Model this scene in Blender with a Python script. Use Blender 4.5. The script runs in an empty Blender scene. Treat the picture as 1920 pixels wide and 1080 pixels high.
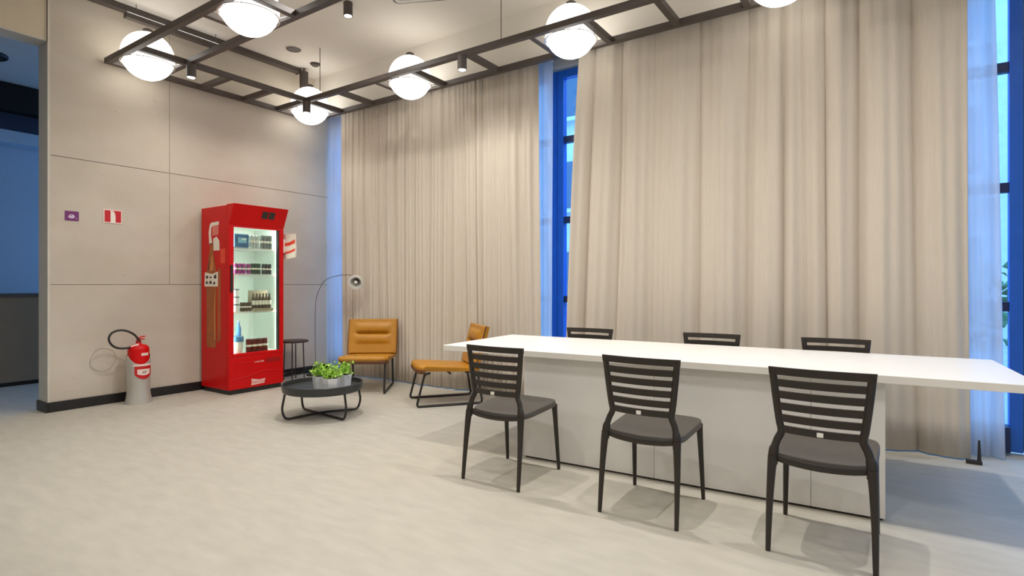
import bpy, bmesh, math, random
from mathutils import Vector, Matrix

# ------------------------------------------------------------------ camera, world, exposure
scene = bpy.context.scene
COL = scene.collection
PI = math.pi
YAW = math.radians(34.1)
CAM_H = 1.21
cam_data = bpy.data.cameras.new('camera')
cam_data.sensor_width = 36.0
cam_data.lens = 1050.0 / 1920.0 * 36.0
cam_data.shift_y = -7.0 / 1920.0
cam_data.clip_start = 0.05
cam = bpy.data.objects.new('camera', cam_data)
COL.objects.link(cam)
cam.location = (0, 0, CAM_H)
cam.rotation_euler = (PI / 2, 0, YAW)
scene.camera = cam

world = bpy.data.worlds.new('sky')
scene.world = world
world.use_nodes = True
bg = world.node_tree.nodes['Background']
bg.inputs['Color'].default_value = (0.34, 0.60, 1.0, 1)
bg.inputs['Strength'].default_value = 5.0

vs = scene.view_settings
vs.view_transform = 'Standard'
vs.look = 'None'
vs.gamma = 1
vs.use_curve_mapping = False
vs.exposure = 0.06

GLOBE_L = 3.6        # radiance of the opal globes
SPOT_W = 58.0         # ceiling spots
random.seed(7)

# ------------------------------------------------------------------ materials
MATS = {}
def srgb(r, g, b):
    f = lambda v: (v / 255 / 12.92) if v / 255 <= 0.04045 else ((v / 255 + 0.055) / 1.055) ** 2.4
    return (f(r), f(g), f(b))

def mat(name, col, rough=0.5, metal=0.0, var=0.06, scale=8.0, bump=0.0, bscale=60.0, stretch=(1, 1, 1), spec=0.5, coat=0.0):
    if name in MATS:
        return MATS[name]
    m = bpy.data.materials.new(name)
    m.use_nodes = True
    nt = m.node_tree
    p = nt.nodes['Principled BSDF']
    p.inputs['Roughness'].default_value = rough
    p.inputs['Metallic'].default_value = metal
    p.inputs['Specular IOR Level'].default_value = spec
    p.inputs['Coat Weight'].default_value = coat
    tc = nt.nodes.new('ShaderNodeTexCoord')
    mp = nt.nodes.new('ShaderNodeMapping')
    mp.inputs['Scale'].default_value = stretch
    nt.links.new(tc.outputs['Object'], mp.inputs['Vector'])
    nz = nt.nodes.new('ShaderNodeTexNoise')
    nz.inputs['Scale'].default_value = scale
    nz.inputs['Detail'].default_value = 6
    nt.links.new(mp.outputs['Vector'], nz.inputs['Vector'])
    rp = nt.nodes.new('ShaderNodeValToRGB')
    rp.color_ramp.elements[0].position = 0.25
    rp.color_ramp.elements[1].position = 0.75
    rp.color_ramp.elements[0].color = tuple(max(0, c * (1 - var)) for c in col) + (1,)
    rp.color_ramp.elements[1].color = tuple(min(1, c * (1 + var)) for c in col) + (1,)
    nt.links.new(nz.outputs['Fac'], rp.inputs['Fac'])
    nt.links.new(rp.outputs['Color'], p.inputs['Base Color'])
    if bump > 0:
        n2 = nt.nodes.new('ShaderNodeTexNoise')
        n2.inputs['Scale'].default_value = bscale
        n2.inputs['Detail'].default_value = 4
        nt.links.new(mp.outputs['Vector'], n2.inputs['Vector'])
        b = nt.nodes.new('ShaderNodeBump')
        b.inputs['Strength'].default_value = bump
        b.inputs['Distance'].default_value = 0.01
        nt.links.new(n2.outputs['Fac'], b.inputs['Height'])
        nt.links.new(b.outputs['Normal'], p.inputs['Normal'])
    MATS[name] = m
    return m

def emit(name, col, strength):
    m = bpy.data.materials.new(name)
    m.use_nodes = True
    nt = m.node_tree
    nt.nodes.clear()
    o = nt.nodes.new('ShaderNodeOutputMaterial')
    e = nt.nodes.new('ShaderNodeEmission')
    e.inputs['Color'].default_value = tuple(col) + (1,)
    e.inputs['Strength'].default_value = strength
    nt.links.new(e.outputs[0], o.inputs[0])
    return m

def glass(name, tint=(1, 1, 1), gloss=0.06):
    m = bpy.data.materials.new(name)
    m.use_nodes = True
    nt = m.node_tree
    nt.nodes.clear()
    o = nt.nodes.new('ShaderNodeOutputMaterial')
    t = nt.nodes.new('ShaderNodeBsdfTransparent')
    t.inputs['Color'].default_value = tuple(tint) + (1,)
    g = nt.nodes.new('ShaderNodeBsdfGlossy')
    g.inputs['Roughness'].default_value = 0.03
    mx = nt.nodes.new('ShaderNodeMixShader')
    mx.inputs[0].default_value = gloss
    nt.links.new(t.outputs[0], mx.inputs[1])
    nt.links.new(g.outputs[0], mx.inputs[2])
    nt.links.new(mx.outputs[0], o.inputs[0])
    return m

def cloth(name, col, trans=0.0, clear=0.0, stripe=0.0):
    """woven fabric: fine thread relief, optional light passing through"""
    m = bpy.data.materials.new(name)
    m.use_nodes = True
    nt = m.node_tree
    p = nt.nodes['Principled BSDF']
    o = [n for n in nt.nodes if n.type == 'OUTPUT_MATERIAL'][0]
    p.inputs['Roughness'].default_value = 0.9
    p.inputs['Specular IOR Level'].default_value = 0.15
    tc = nt.nodes.new('ShaderNodeTexCoord')
    mp = nt.nodes.new('ShaderNodeMapping')
    mp.inputs['Scale'].default_value = (60, 60, 2)
    nt.links.new(tc.outputs['Object'], mp.inputs['Vector'])
    nz = nt.nodes.new('ShaderNodeTexNoise')
    nz.inputs['Scale'].default_value = 3
    nt.links.new(mp.outputs['Vector'], nz.inputs['Vector'])
    rp = nt.nodes.new('ShaderNodeValToRGB')
    rp.color_ramp.elements[0].color = tuple(c * 0.9 for c in col) + (1,)
    rp.color_ramp.elements[1].color = tuple(min(1, c * 1.08) for c in col) + (1,)
    nt.links.new(nz.outputs['Fac'], rp.inputs['Fac'])
    nt.links.new(rp.outputs['Color'], p.inputs['Base Color'])
    last = p.outputs[0]
    if trans > 0:
        t = nt.nodes.new('ShaderNodeBsdfTranslucent')
        t.inputs['Color'].default_value = tuple(col) + (1,)
        mx = nt.nodes.new('ShaderNodeMixShader')
        mx.inputs[0].default_value = trans
        nt.links.new(last, mx.inputs[1])
        nt.links.new(t.outputs[0], mx.inputs[2])
        last = mx.outputs[0]
    if clear > 0:
        t = nt.nodes.new('ShaderNodeBsdfTransparent')
        mx = nt.nodes.new('ShaderNodeMixShader')
        mx.inputs[0].default_value = clear
        nt.links.new(last, mx.inputs[1])
        nt.links.new(t.outputs[0], mx.inputs[2])
        last = mx.outputs[0]
    nt.links.new(last, o.inputs['Surface'])
    return m

M_FLOOR = mat('polished_screed', (0.465, 0.437, 0.37), 0.55, var=0.09, scale=5.0, bump=0.08, bscale=40, stretch=(1, 3, 1))
def concrete():
    m = mat('board_concrete', (0.59, 0.53, 0.445), 0.85, var=0.06, scale=1.6, bump=0.10, bscale=25, stretch=(1, 0.7, 1.6))
    nt = m.node_tree
    p = nt.nodes['Principled BSDF']
    tc = [n for n in nt.nodes if n.type == 'TEX_COORD'][0]
    base = p.inputs['Base Color'].links[0].from_socket
    # cloudy casting marks, horizontal drags and small pits
    for sc, st, lo, hi, dark in ((0.9, (1, 1, 1), 0.35, 0.65, 0.90), (4.0, (1, 0.6, 1.3), 0.45, 0.75, 0.95), (14.0, (1, 1, 1), 0.68, 0.74, 0.86)):
        mp = nt.nodes.new('ShaderNodeMapping')
        mp.inputs['Scale'].default_value = st
        nt.links.new(tc.outputs['Object'], mp.inputs['Vector'])
        nz = nt.nodes.new('ShaderNodeTexNoise')
        nz.inputs['Scale'].default_value = sc
        nz.inputs['Detail'].default_value = 8
        nt.links.new(mp.outputs['Vector'], nz.inputs['Vector'])
        rp = nt.nodes.new('ShaderNodeValToRGB')
        rp.color_ramp.elements[0].position = lo
        rp.color_ramp.elements[1].position = hi
        rp.color_ramp.elements[0].color = (1, 1, 1, 1)
        rp.color_ramp.elements[1].color = (dark, dark * 0.985, dark * 0.96, 1)
        nt.links.new(nz.outputs['Fac'], rp.inputs['Fac'])
        mx = nt.nodes.new('ShaderNodeMix')
        mx.data_type = 'RGBA'
        mx.blend_type = 'MULTIPLY'
        mx.inputs[0].default_value = 1.0
        nt.links.new(base, mx.inputs[6])
        nt.links.new(rp.outputs['Color'], mx.inputs[7])
        base = mx.outputs[2]
    nt.links.new(base, p.inputs['Base Color'])
    return m
M_CONC = concrete()
M_JOINT = mat('joint_filler', (0.40, 0.34, 0.27), 0.9)
M_CREAM = mat('cream_paint', (0.62, 0.54, 0.41), 0.8, var=0.03)
M_REVEAL = mat('grey_reveal_paint', (0.52, 0.52, 0.48), 0.7, var=0.03)
M_CEIL = mat('ceiling_paint', (0.72, 0.68, 0.615), 0.85, var=0.03, scale=1.5)
M_BASE = mat('black_skirting', (0.012, 0.011, 0.011), 0.35, var=0.2)
M_DARK = mat('dark_bronze_metal', (0.075, 0.06, 0.053), 0.45, var=0.1, spec=0.4)
M_BLACK = mat('black_metal', (0.015, 0.014, 0.014), 0.4, var=0.1)
M_CHAIR = mat('espresso_plastic', (0.022, 0.017, 0.013), 0.45, var=0.08, bump=0.03, bscale=200)
M_SEATP = mat('espresso_seat_plastic', (0.075, 0.066, 0.056), 0.5, var=0.06, bump=0.04, bscale=250)
M_WHITE = mat('white_laminate', (0.86, 0.84, 0.79), 0.35, var=0.02)
M_TBASE = mat('pale_laminate', (0.82, 0.81, 0.78), 0.5, var=0.02)
M_TAG = mat('white_plastic', (0.85, 0.83, 0.78), 0.4, var=0.02)
M_LEATHER = mat('mustard_leather', (0.45, 0.195, 0.010), 0.42, var=0.10, scale=14, bump=0.10, bscale=120)
M_LEATHER_D = mat('brown_leather_piping', (0.13, 0.045, 0.012), 0.5, var=0.1)
M_TRAY = mat('charcoal_tray_lacquer', (0.030, 0.034, 0.034), 0.38, var=0.08)
M_POT = mat('pale_ceramic', (0.74, 0.76, 0.80), 0.45, var=0.03)
M_SOIL = mat('potting_soil', (0.04, 0.028, 0.018), 0.95, var=0.3, scale=60)
M_RED = mat('red_enamel', (0.60, 0.003, 0.004), 0.35, var=0.03, spec=0.25)
M_REDD = mat('deep_red_enamel', (0.36, 0.004, 0.006), 0.35, var=0.03)
M_ORANGE = mat('orange_red_print', (0.80, 0.06, 0.02), 0.5, var=0.03)
M_AMBER = mat('amber_bottle_print', (0.36, 0.09, 0.014), 0.35, var=0.25, scale=9)
M_AMBER_L = mat('light_amber_print', (0.62, 0.22, 0.05), 0.35, var=0.15, scale=12)
M_PRINTW = mat('white_print', (0.84, 0.78, 0.68), 0.5, var=0.03)
M_PRINTK = mat('black_print', (0.02, 0.02, 0.02), 0.5)
M_FRIDGE = mat('fridge_liner', (0.78, 0.84, 0.79), 0.4, var=0.02)
M_WIRE = mat('white_wire_shelf', (0.72, 0.76, 0.72), 0.4, var=0.02)
M_STAND = mat('brushed_aluminium', (0.52, 0.50, 0.46), 0.42, metal=0.35, var=0.05, stretch=(8, 8, 1))
M_HOSE = mat('black_rubber', (0.02, 0.017, 0.015), 0.55)
M_LAMP = mat('satin_white_metal', (0.80, 0.79, 0.76), 0.3, metal=0.25)
M_CHROME = mat('chrome', (0.82, 0.81, 0.79), 0.16, metal=1.0, var=0.02)
M_PURPLE = mat('purple_sign', (0.17, 0.025, 0.15), 0.5, var=0.05)
M_SIGNR = mat('red_sign', (0.55, 0.008, 0.012), 0.45, var=0.03)
M_PINKW = mat('sign_border_white', (0.85, 0.66, 0.60), 0.5, var=0.02)
M_NAVY = mat('blue_window_aluminium', (0.008, 0.11, 0.50), 0.4, var=0.06)
M_NAVYD = mat('navy_window_aluminium', (0.006, 0.016, 0.07), 0.4, var=0.06)
M_LEAF = mat('fresh_green_leaf', (0.36, 0.62, 0.08), 0.45, var=0.45, scale=40)
M_SHRUB = mat('shrub_leaf', (0.10, 0.25, 0.10), 0.6, var=0.5, scale=6)
M_WALLN = mat('plain_wall_paint', (0.60, 0.55, 0.48), 0.85, var=0.03)
M_COUNTER = mat('taupe_counter_panel', (0.24, 0.19, 0.13), 0.6, var=0.05)
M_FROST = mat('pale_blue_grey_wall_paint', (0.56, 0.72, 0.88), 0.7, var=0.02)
M_FACADE = mat('render_facade', (0.62, 0.62, 0.62), 0.9, var=0.08)
M_FWIN = mat('facade_window_glass', (0.06, 0.10, 0.14), 0.15)
M_PAVE = mat('outdoor_paving', (0.45, 0.45, 0.45), 0.9, var=0.12, scale=3)
M_CURTAIN = cloth('taupe_drape', (0.67, 0.60, 0.51), trans=0.06)
M_SHEER = cloth('white_sheer', (0.86, 0.86, 0.88), trans=0.6, clear=0.3)
M_GLASS = glass('window_glass', (0.68, 0.86, 1.0), 0.05)
M_FGLASS = glass('fridge_door_glass', (0.95, 1.0, 0.97), 0.04)
M_GLOBE = emit('opal_globe_glow', (1.0, 0.95, 0.87), GLOBE_L)
M_LENS = emit('spot_lens_glow', (1.0, 0.93, 0.82), 8)
M_STRIP = emit('led_strip_glow', (1.0, 0.96, 0.9), 1.3)
M_LED = emit('fridge_led_glow', (0.86, 1.0, 0.93), 40.0)

# ------------------------------------------------------------------ mesh helpers
def obj(name, bm, m, parent=None, smooth=False, loc=None, bevel=0.0):
    me = bpy.data.meshes.new(name)
    if bevel > 0:
        bmesh.ops.bevel(bm, geom=list(bm.edges), offset=bevel, segments=2, profile=0.6, affect='EDGES', clamp_overlap=True)
    bmesh.ops.recalc_face_normals(bm, faces=bm.faces)
    bm.to_mesh(me)
    bm.free()
    me.materials.append(m)
    if smooth:
        for f in me.polygons:
            f.use_smooth = True
    o = bpy.data.objects.new(name, me)
    COL.objects.link(o)
    if parent is not None:
        o.parent = parent
    if loc is not None:
        o.location = loc
    return o

def shade_auto(o, ang=40):
    me = o.data
    me.shade_smooth()
    me.set_sharp_from_angle(angle=math.radians(ang))
    return o

def tag(o, label, cat, group=None, kind=None):
    o['label'] = label
    if cat:
        o['category'] = cat
    if group:
        o['group'] = group
    if kind:
        o['kind'] = kind
    return o

def thing(name, label, cat, loc=(0, 0, 0), rotz=0.0, group=None):
    o = bpy.data.objects.new(name, None)
    o.empty_display_size = 0.1
    COL.objects.link(o)
    o.location = loc
    o.rotation_euler = (0, 0, rotz)
    return tag(o, label, cat, group)

def dup(root, loc, rotz, label, group=None):
    def cp(o, parent):
        c = o.copy()
        COL.objects.link(c)
        if parent is not None:
            c.parent = parent
        for ch in list(o.children):
            cp(ch, c)
        return c
    r = cp(root, None)
    r.location = loc
    r.rotation_euler = (0, 0, rotz)
    r['label'] = label
    if group:
        r['group'] = group
    return r

def box(x0, x1, y0, y1, z0, z1, bm=None):
    bm = bm or bmesh.new()
    v = [bm.verts.new(p) for p in ((x0, y0, z0), (x1, y0, z0), (x1, y1, z0), (x0, y1, z0), (x0, y0, z1), (x1, y0, z1), (x1, y1, z1), (x0, y1, z1))]
    for f in ((0, 3, 2, 1), (4, 5, 6, 7), (0, 1, 5, 4), (1, 2, 6, 5), (2, 3, 7, 6), (3, 0, 4, 7)):
        bm.faces.new([v[i] for i in f])
    return bm

def cbox(c, s, bm=None):
    return box(c[0] - s[0] / 2, c[0] + s[0] / 2, c[1] - s[1] / 2, c[1] + s[1] / 2, c[2] - s[2] / 2, c[2] + s[2] / 2, bm)

def lathe(profile, seg=24, center=(0, 0, 0), bm=None, cap=True):
    bm = bm or bmesh.new()
    rings = []
    for r, z in profile:
        rings.append([bm.verts.new((center[0] + r * math.cos(2 * PI * k / seg), center[1] + r * math.sin(2 * PI * k / seg), center[2] + z)) for k in range(seg)])
    for a, b in zip(rings[:-1], rings[1:]):
        for k in range(seg):
            bm.faces.new((a[k], a[(k + 1) % seg], b[(k + 1) % seg], b[k]))
    if cap:
        if profile[0][0] > 1e-5: bm.faces.new(list(reversed(rings[0])))
        if profile[-1][0] > 1e-5: bm.faces.new(rings[-1])
    return bm

def tube(pts, rad, seg=8, bm=None, squash=(1, 1)):
    """tube along a polyline; rad a number or one per point"""
    bm = bm or bmesh.new()
    P = [Vector(p) for p in pts]
    n = len(P)
    R = rad if isinstance(rad, (list, tuple)) else [rad] * n
    T = []
    for i in range(n):
        a = P[max(i - 1, 0)]; b = P[min(i + 1, n - 1)]
        T.append((b - a).normalized())
    up = Vector((0, 0, 1)) if abs(T[0].z) < 0.9 else Vector((0, 1, 0))
    u = T[0].cross(up).normalized()
    rings = []
    for i in range(n):
        u = (u - T[i] * u.dot(T[i])).normalized()
        w = T[i].cross(u)
        rings.append([bm.verts.new(P[i] + (u * math.cos(2 * PI * k / seg) * squash[0] + w * math.sin(2 * PI * k / seg) * squash[1]) * R[i]) for k in range(seg)])
    for a, b in zip(rings[:-1], rings[1:]):
        for k in range(seg):
            bm.faces.new((a[k], a[(k + 1) % seg], b[(k + 1) % seg], b[k]))
    bm.faces.new(list(reversed(rings[0])))
    bm.faces.new(rings[-1])
    return bm

def smooth_path(pts, sub=6):
    """Catmull-Rom through the points"""
    P = [Vector(p) for p in pts]
    out = []
    for i in range(len(P) - 1):
        p0 = P[max(i - 1, 0)]; p1 = P[i]; p2 = P[i + 1]; p3 = P[min(i + 2, len(P) - 1)]
        for k in range(sub):
            t = k / sub
            out.append(0.5 * ((2 * p1) + (p2 - p0) * t + (2 * p0 - 5 * p1 + 4 * p2 - p3) * t * t + (3 * p1 - p0 - 3 * p2 + p3) * t ** 3))
    out.append(P[-1])
    return out

def round_path(pts, r=0.03, n=5):
    """polyline with its corners rounded"""
    P = [Vector(p) for p in pts]
    out = [P[0]]
    for i in range(1, len(P) - 1):
        a = (P[i - 1] - P[i]); b = (P[i + 1] - P[i])
        ra = min(r, a.length * 0.45, b.length * 0.45)
        s = P[i] + a.normalized() * ra; e = P[i] + b.normalized() * ra
        for k in range(n + 1):
            t = k / n
            out.append(s * (1 - t) ** 2 + P[i] * 2 * t * (1 - t) + e * t * t)
    out.append(P[-1])
    return out

def prism(outline, axis, d0, d1, bm=None):
    """outline of 2-D points extruded along an axis ('x': (y,z), 'y': (x,z), 'z': (x,y))"""
    bm = bm or bmesh.new()
    def P(p, d):
        return {'x': (d, p[0], p[1]), 'y': (p[0], d, p[1]), 'z': (p[0], p[1], d)}[axis]
    a = [bm.verts.new(P(p, d0)) for p in outline]
    b = [bm.verts.new(P(p, d1)) for p in outline]
    n = len(outline)
    bm.faces.new(list(reversed(a)))
    bm.faces.new(b)
    for k in range(n):
        bm.faces.new((a[k], a[(k + 1) % n], b[(k + 1) % n], b[k]))
    return bm

def rrect(w, h, r, n=5, cx=0, cy=0):
    out = []
    for sx, sy, a0 in ((1, 1, 0), (-1, 1, 90), (-1, -1, 180), (1, -1, 270)):
        for k in range(n + 1):
            a = math.radians(a0 + 90 * k / n)
            out.append((cx + sx * (w / 2 - r) + r * math.cos(a), cy + sy * (h / 2 - r) + r * math.sin(a)))
    return out

def text_mesh(name, body, size, m, parent, mtx, depth=0.001, shear=0.0):
    cu = bpy.data.curves.new(name, 'FONT')
    cu.body = body
    cu.size = size
    cu.extrude = depth
    cu.shear = shear
    cu.align_x = 'CENTER'
    cu.align_y = 'CENTER'
    t = bpy.data.objects.new(name + '_curve', cu)
    COL.objects.link(t)
    dg = bpy.context.evaluated_depsgraph_get()
    me = bpy.data.meshes.new_from_object(t.evaluated_get(dg))
    bpy.data.objects.remove(t)
    me.materials.clear()
    me.materials.append(m)
    me.transform(mtx)
    o = bpy.data.objects.new(name, me)
    COL.objects.link(o)
    o.parent = parent
    return o

# ------------------------------------------------------------------ the room
LW = -6.575       # face of the concrete wall
CEIL = 4.03
FAC = 5.25        # inner plane of the glazing
RW = 4.6          # right wall, out of view
BW = -3.6         # wall behind the camera

def struct(name, bm, m, label, parent=None, bevel=0.0):
    o = obj(name, bm, m, parent, bevel=bevel)
    if parent is None:
        tag(o, label, None, kind='structure')
    return o

struct('floor', box(-11.2, RW + 0.2, BW - 0.2, FAC + 0.15, -0.15, 0.0), M_FLOOR, 'pale polished screed floor of the lounge')
struct('ceiling', box(-6.8, RW + 0.2, BW - 0.2, FAC + 0.15, CEIL, CEIL + 0.15), M_CEIL, 'smooth off white ceiling over the lounge')

# concrete wall with its panels
wl = struct('wall_left', box(LW - 0.24, LW - 0.02, 1.925, FAC + 0.15, 0.0, CEIL), M_JOINT, 'beige concrete panel wall behind the red drinks fridge')
rows = [(0.0, 1.204), (1.208, 2.429), (2.434, CEIL)]
for r, (z0, z1) in enumerate(rows):
    for y0, y1 in ([(1.925, FAC + 0.15)] if r == 0 else [(1.925, 2.988), (2.992, FAC + 0.15)]):
        obj('concrete_panel', box(LW - 0.02, LW, y0, y1, z0, z1), M_CONC, wl, bevel=0.0015)
ring = []
for k in range(40):
    a = 2 * PI * k / 39
    ring.append((LW + 0.0005, 2.36 + 0.11 * math.cos(a) + 0.008 * math.sin(3 * a), 0.45 + 0.115 * math.sin(a)))
obj('scuff_ring', tube(ring, 0.0022, 4), mat('grey_scuff', (0.36, 0.31, 0.25), 0.9), wl)
# reveal lining of the opening
obj('reveal_panel', box(LW - 0.24, LW - 0.002, 1.915, 1.925, 0.0, 3.505), M_REVEAL, wl)
obj('corner_bead', box(LW - 0.002, LW + 0.003, 1.913, 1.931, 0.0, CEIL), mat('pale_corner_bead', (0.62, 0.58, 0.50), 0.6), wl)
wh = struct('wall_header', box(LW - 0.24, LW - 0.012, 0.1, 1.911, 3.51, CEIL), M_CREAM, 'cream wall over the doorway opening')
obj('soffit_lining', box(LW - 0.24, LW - 0.012, 0.1, 1.911, 3.5, 3.51), M_REVEAL, wh)
struct('wall_near_left', box(LW - 0.24, LW, BW, 0.1, 0, CEIL), M_WALLN, 'plain wall on the near side of the doorway')
struct('wall_right', box(RW, RW + 0.2, BW - 0.2, FAC + 0.15, 0, CEIL), M_WALLN, 'plain right wall of the lounge')
struct('wall_back', box(LW, RW, BW - 0.2, BW, 0, CEIL), M_WALLN, 'plain wall behind the viewer')
bb = struct('baseboard_left', box(LW, LW + 0.018, 1.915, FAC, 0.0, 0.095), M_BASE, 'black skirting along the concrete wall', bevel=0.004)
obj('return_piece', box(LW - 0.24, LW + 0.018, 1.897, 1.915, 0, 0.095), M_BASE, bb, bevel=0.004)
# pelmet that hides the curtain tracks
pel = struct('trim_1', box(LW, RW, 4.86, 4.88, 3.52, CEIL), M_CEIL, 'off white pelmet fascia above the drapes')
obj('pelmet_lip', box(LW, RW, 4.852, 4.86, 3.52, 3.545), mat('pale_pelmet_lip', (0.72, 0.68, 0.62), 0.7), pel)

# glazed facade: windows with blue aluminium frames
struct('wall_facade_head', box(LW, RW, FAC, FAC + 0.15, 3.52, CEIL), M_WALLN, 'wall strip above the windows')
def window(n, x0, x1, label, zs=(1.05, 1.9, 2.76), m=M_NAVY, head=3.52):
    w = thing('window_%d' % n, label, None, (x0, FAC, 0))
    w['kind'] = 'structure'
    W = x1 - x0
    d0, d1 = 0.02, 0.10
    f = 0.075
    obj('window_frame', box(0, f, d0, d1, 0.02, head - 0.02), m, w, bevel=0.004)
    obj('window_frame', box(W - f, W, d0, d1, 0.02, head - 0.02), m, w, bevel=0.004)
    obj('window_frame', box(f, W - f, d0, d1, head - 0.10, head - 0.02), m, w, bevel=0.004)
    obj('window_sill', box(f, W - f, d0 - 0.05, d1, 0.02, 0.2), M_NAVYD, w, bevel=0.004)
    edges = [0.2] + list(zs) + [head - 0.10]
    for z in zs:
        obj('mullion', box(f, W - f, d0 + 0.01, d1 - 0.01, z - 0.035, z + 0.035), M_NAVYD, w, bevel=0.003)
    for k, (a, b) in enumerate(zip(edges[:-1], edges[1:])):
        a2 = a + (0.035 if k else 0); b2 = b - (0.035 if k < len(edges) - 2 else 0)
        obj('pane', box(f, W - f, 0.055, 0.062, a2, b2), M_GLASS, w)
    return w
window(1, -6.575, -4.78, 'tall blue framed window behind the drape by the concrete wall')
window(2, -4.775, -2.985, 'tall blue framed window hidden behind the middle of the left drape')
window(3, -2.98, -1.12, 'tall blue framed window showing in the gap between both drapes')
window(4, -1.115, 0.77, 'tall navy framed window showing right of the sheer curtain')
window(5, 0.775, 2.66, 'tall navy framed window past the right edge of the sheer', m=M_NAVYD)
window(6, 2.665, 4.6, 'tall navy framed window near the right wall', m=M_NAVYD)

# ------------------------------------------------------------------ room beyond the doorway
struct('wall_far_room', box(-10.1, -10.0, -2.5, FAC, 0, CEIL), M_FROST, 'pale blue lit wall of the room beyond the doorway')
struct('ceiling_far_room', box(-10.1, -6.8, -2.5, FAC + 0.15, 3.85, 3.95), M_CEIL, 'ceiling of the room beyond the doorway')
struct('wall_far_room_end', box(-10.1, LW - 0.24, -2.6, -2.5, 0, CEIL), M_WALLN, 'near end wall of the room beyond the doorway')
tag(obj('air_duct', box(-9.98, -9.55, -2.4, 5.1, 3.5, 3.845), mat('matt_black_duct', (0.006, 0.006, 0.007), 0.8), bevel=0.01),
    'matt black ceiling duct in the room beyond the doorway', 'duct')
tag(obj('wall_beam', box(-9.98, -9.7, -2.4, 5.1, 3.27, 3.49), mat('navy_beam_paint', (0.03, 0.045, 0.085), 0.7), bevel=0.01),
    'dark navy beam under the black duct beyond the doorway', 'beam')
tag(obj('wall_ledge', box(-9.98, -9.72, -2.4, 5.1, 3.1, 3.265), M_FROST, bevel=0.008),
    'pale grey ledge under the navy beam beyond the doorway', 'ledge')
ct = thing('reception_counter', 'taupe half height counter in the room beyond the doorway', 'counter', (-8.63, 2.0, 0))
n = 14
front = [(-0.9, -3.6)] + [(0.0 - 0.25 * (1 - math.sin(PI / 2 * k / n)) if k < n else 0.0, -3.6 + 1.2 * k / n) for k in range(n + 1)] + [(0.0, 2.6), (-0.9, 2.6)]
obj('body', prism(front, 'z', 0.05, 1.06), M_COUNTER, ct)
obj('plinth', prism([(x - 0.02, y) for x, y in front], 'z', 0.0, 0.05), M_BASE, ct)
obj('countertop', prism([(x + 0.015 if x > -0.5 else x, y) for x, y in front], 'z', 1.06, 1.095), mat('dark_counter_edge', (0.09, 0.085, 0.08), 0.5), ct)
dl = thing('ceiling_downlight', 'black recessed downlight in the ceiling beyond the doorway', 'downlight', (-8.55, 1.95, 3.85))
obj('trim_ring', lathe([(0.16, -0.03), (0.17, -0.02), (0.17, 0)], 24), M_BLACK, dl)
obj('lens', lathe([(0.12, -0.034), (0.12, -0.03)], 24), mat('unlit_lens', (0.05, 0.05, 0.05), 0.2), dl)
wf = thing('window_7', 'tall window of the room beyond the doorway', None, (-10.0, FAC, 0))
wf['kind'] = 'structure'
for x in (0.0, 1.55, 3.08):
    obj('window_frame', box(x, x + 0.07, 0.02, 0.1, 0.0, 3.84), M_NAVYD, wf)
for z in (0.0, 1.9, 3.74):
    obj('window_frame', box(0.07, 3.08, 0.025, 0.095, z, z + 0.08), M_NAVYD, wf)
obj('pane', box(0.07, 1.55, 0.055, 0.06, 0.08, 3.74), M_GLASS, wf)
obj('pane', box(1.62, 3.08, 0.055, 0.06, 0.08, 3.74), M_GLASS, wf)

# ------------------------------------------------------------------ outside the windows
tag(obj('ground_paving', box(-30, 25, FAC + 0.2, 40, -0.3, -0.1), M_PAVE), 'pale paving outside the windows', None, kind='structure')
bd = thing('apartment_building', 'pale building with rows of windows across the yard', 'building', (-6.0, 16.0, -0.1))
obj('wall', box(-16, 26, 0, 6, 0, 9), M_FACADE, bd)
wbm = cbox((0, 0, 0), (1.2, 0.1, 1.5)); win0 = obj('window', wbm, M_FWIN, bd)
sl0 = obj('ledge', cbox((0, 0, 0), (1.5, 0.4, 0.12)), M_FACADE, bd)
first = True
for i in range(17):
    for j in range(3):
        p = (-15 + i * 2.45, -0.02, 1.6 + j * 2.9)
        for src, off in ((win0, 0), (sl0, -0.85)):
            o = src if first else src.copy()
            if not first:
                COL.objects.link(o)
                o.parent = bd
            o.location = (p[0], p[1] - (0.1 if off else 0), p[2] + off)
        first = False
def leaf_cloud(rng, n, size, pos):
    bm = bmesh.new()
    for _ in range(n):
        p = Vector(pos(rng))
        d = Vector((rng.uniform(-1, 1), rng.uniform(-1, 1), rng.uniform(-0.2, 1))).normalized()
        s = d.cross(Vector((rng.uniform(-1, 1), rng.uniform(-1, 1), rng.uniform(-1, 1)))).normalized()
        L = size * rng.uniform(0.7, 1.3); w = L * 0.36
        nrm = d.cross(s) * L * 0.12
        v = [bm.verts.new(q) for q in (p, p + d * L * 0.4 + s * w + nrm, p + d * L, p + d * L * 0.4 - s * w + nrm, p + d * L * 0.45)]
        bm.faces.new((v[0], v[1], v[4])); bm.faces.new((v[1], v[2], v[4])); bm.faces.new((v[2], v[3], v[4])); bm.faces.new((v[3], v[0], v[4]))
    return bm
for k, (x, y, h, lab) in enumerate(((2.9, 9.3, 2.3, 'leafy hedge shrub outside the right window'), (0.6, 10.6, 1.7, 'lower leafy shrub outside beside the tall hedge'))):
    sh = thing('garden_shrub', lab, 'shrub', (x, y, -0.1), group='shrubs outside the windows')
    fo = obj('foliage', leaf_cloud(random.Random(k), 700, 0.16, lambda r: (r.gauss(0, 0.45), r.gauss(0, 0.35), 0.35 + abs(r.uniform(0, 1)) * (h - 0.5))), M_SHRUB, sh)
    fo['kind'] = 'stuff'
    obj('stem', tube([(0, 0, 0), (0.03, 0, h * 0.6)], [0.04, 0.02], 6), M_SOIL, sh)

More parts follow.
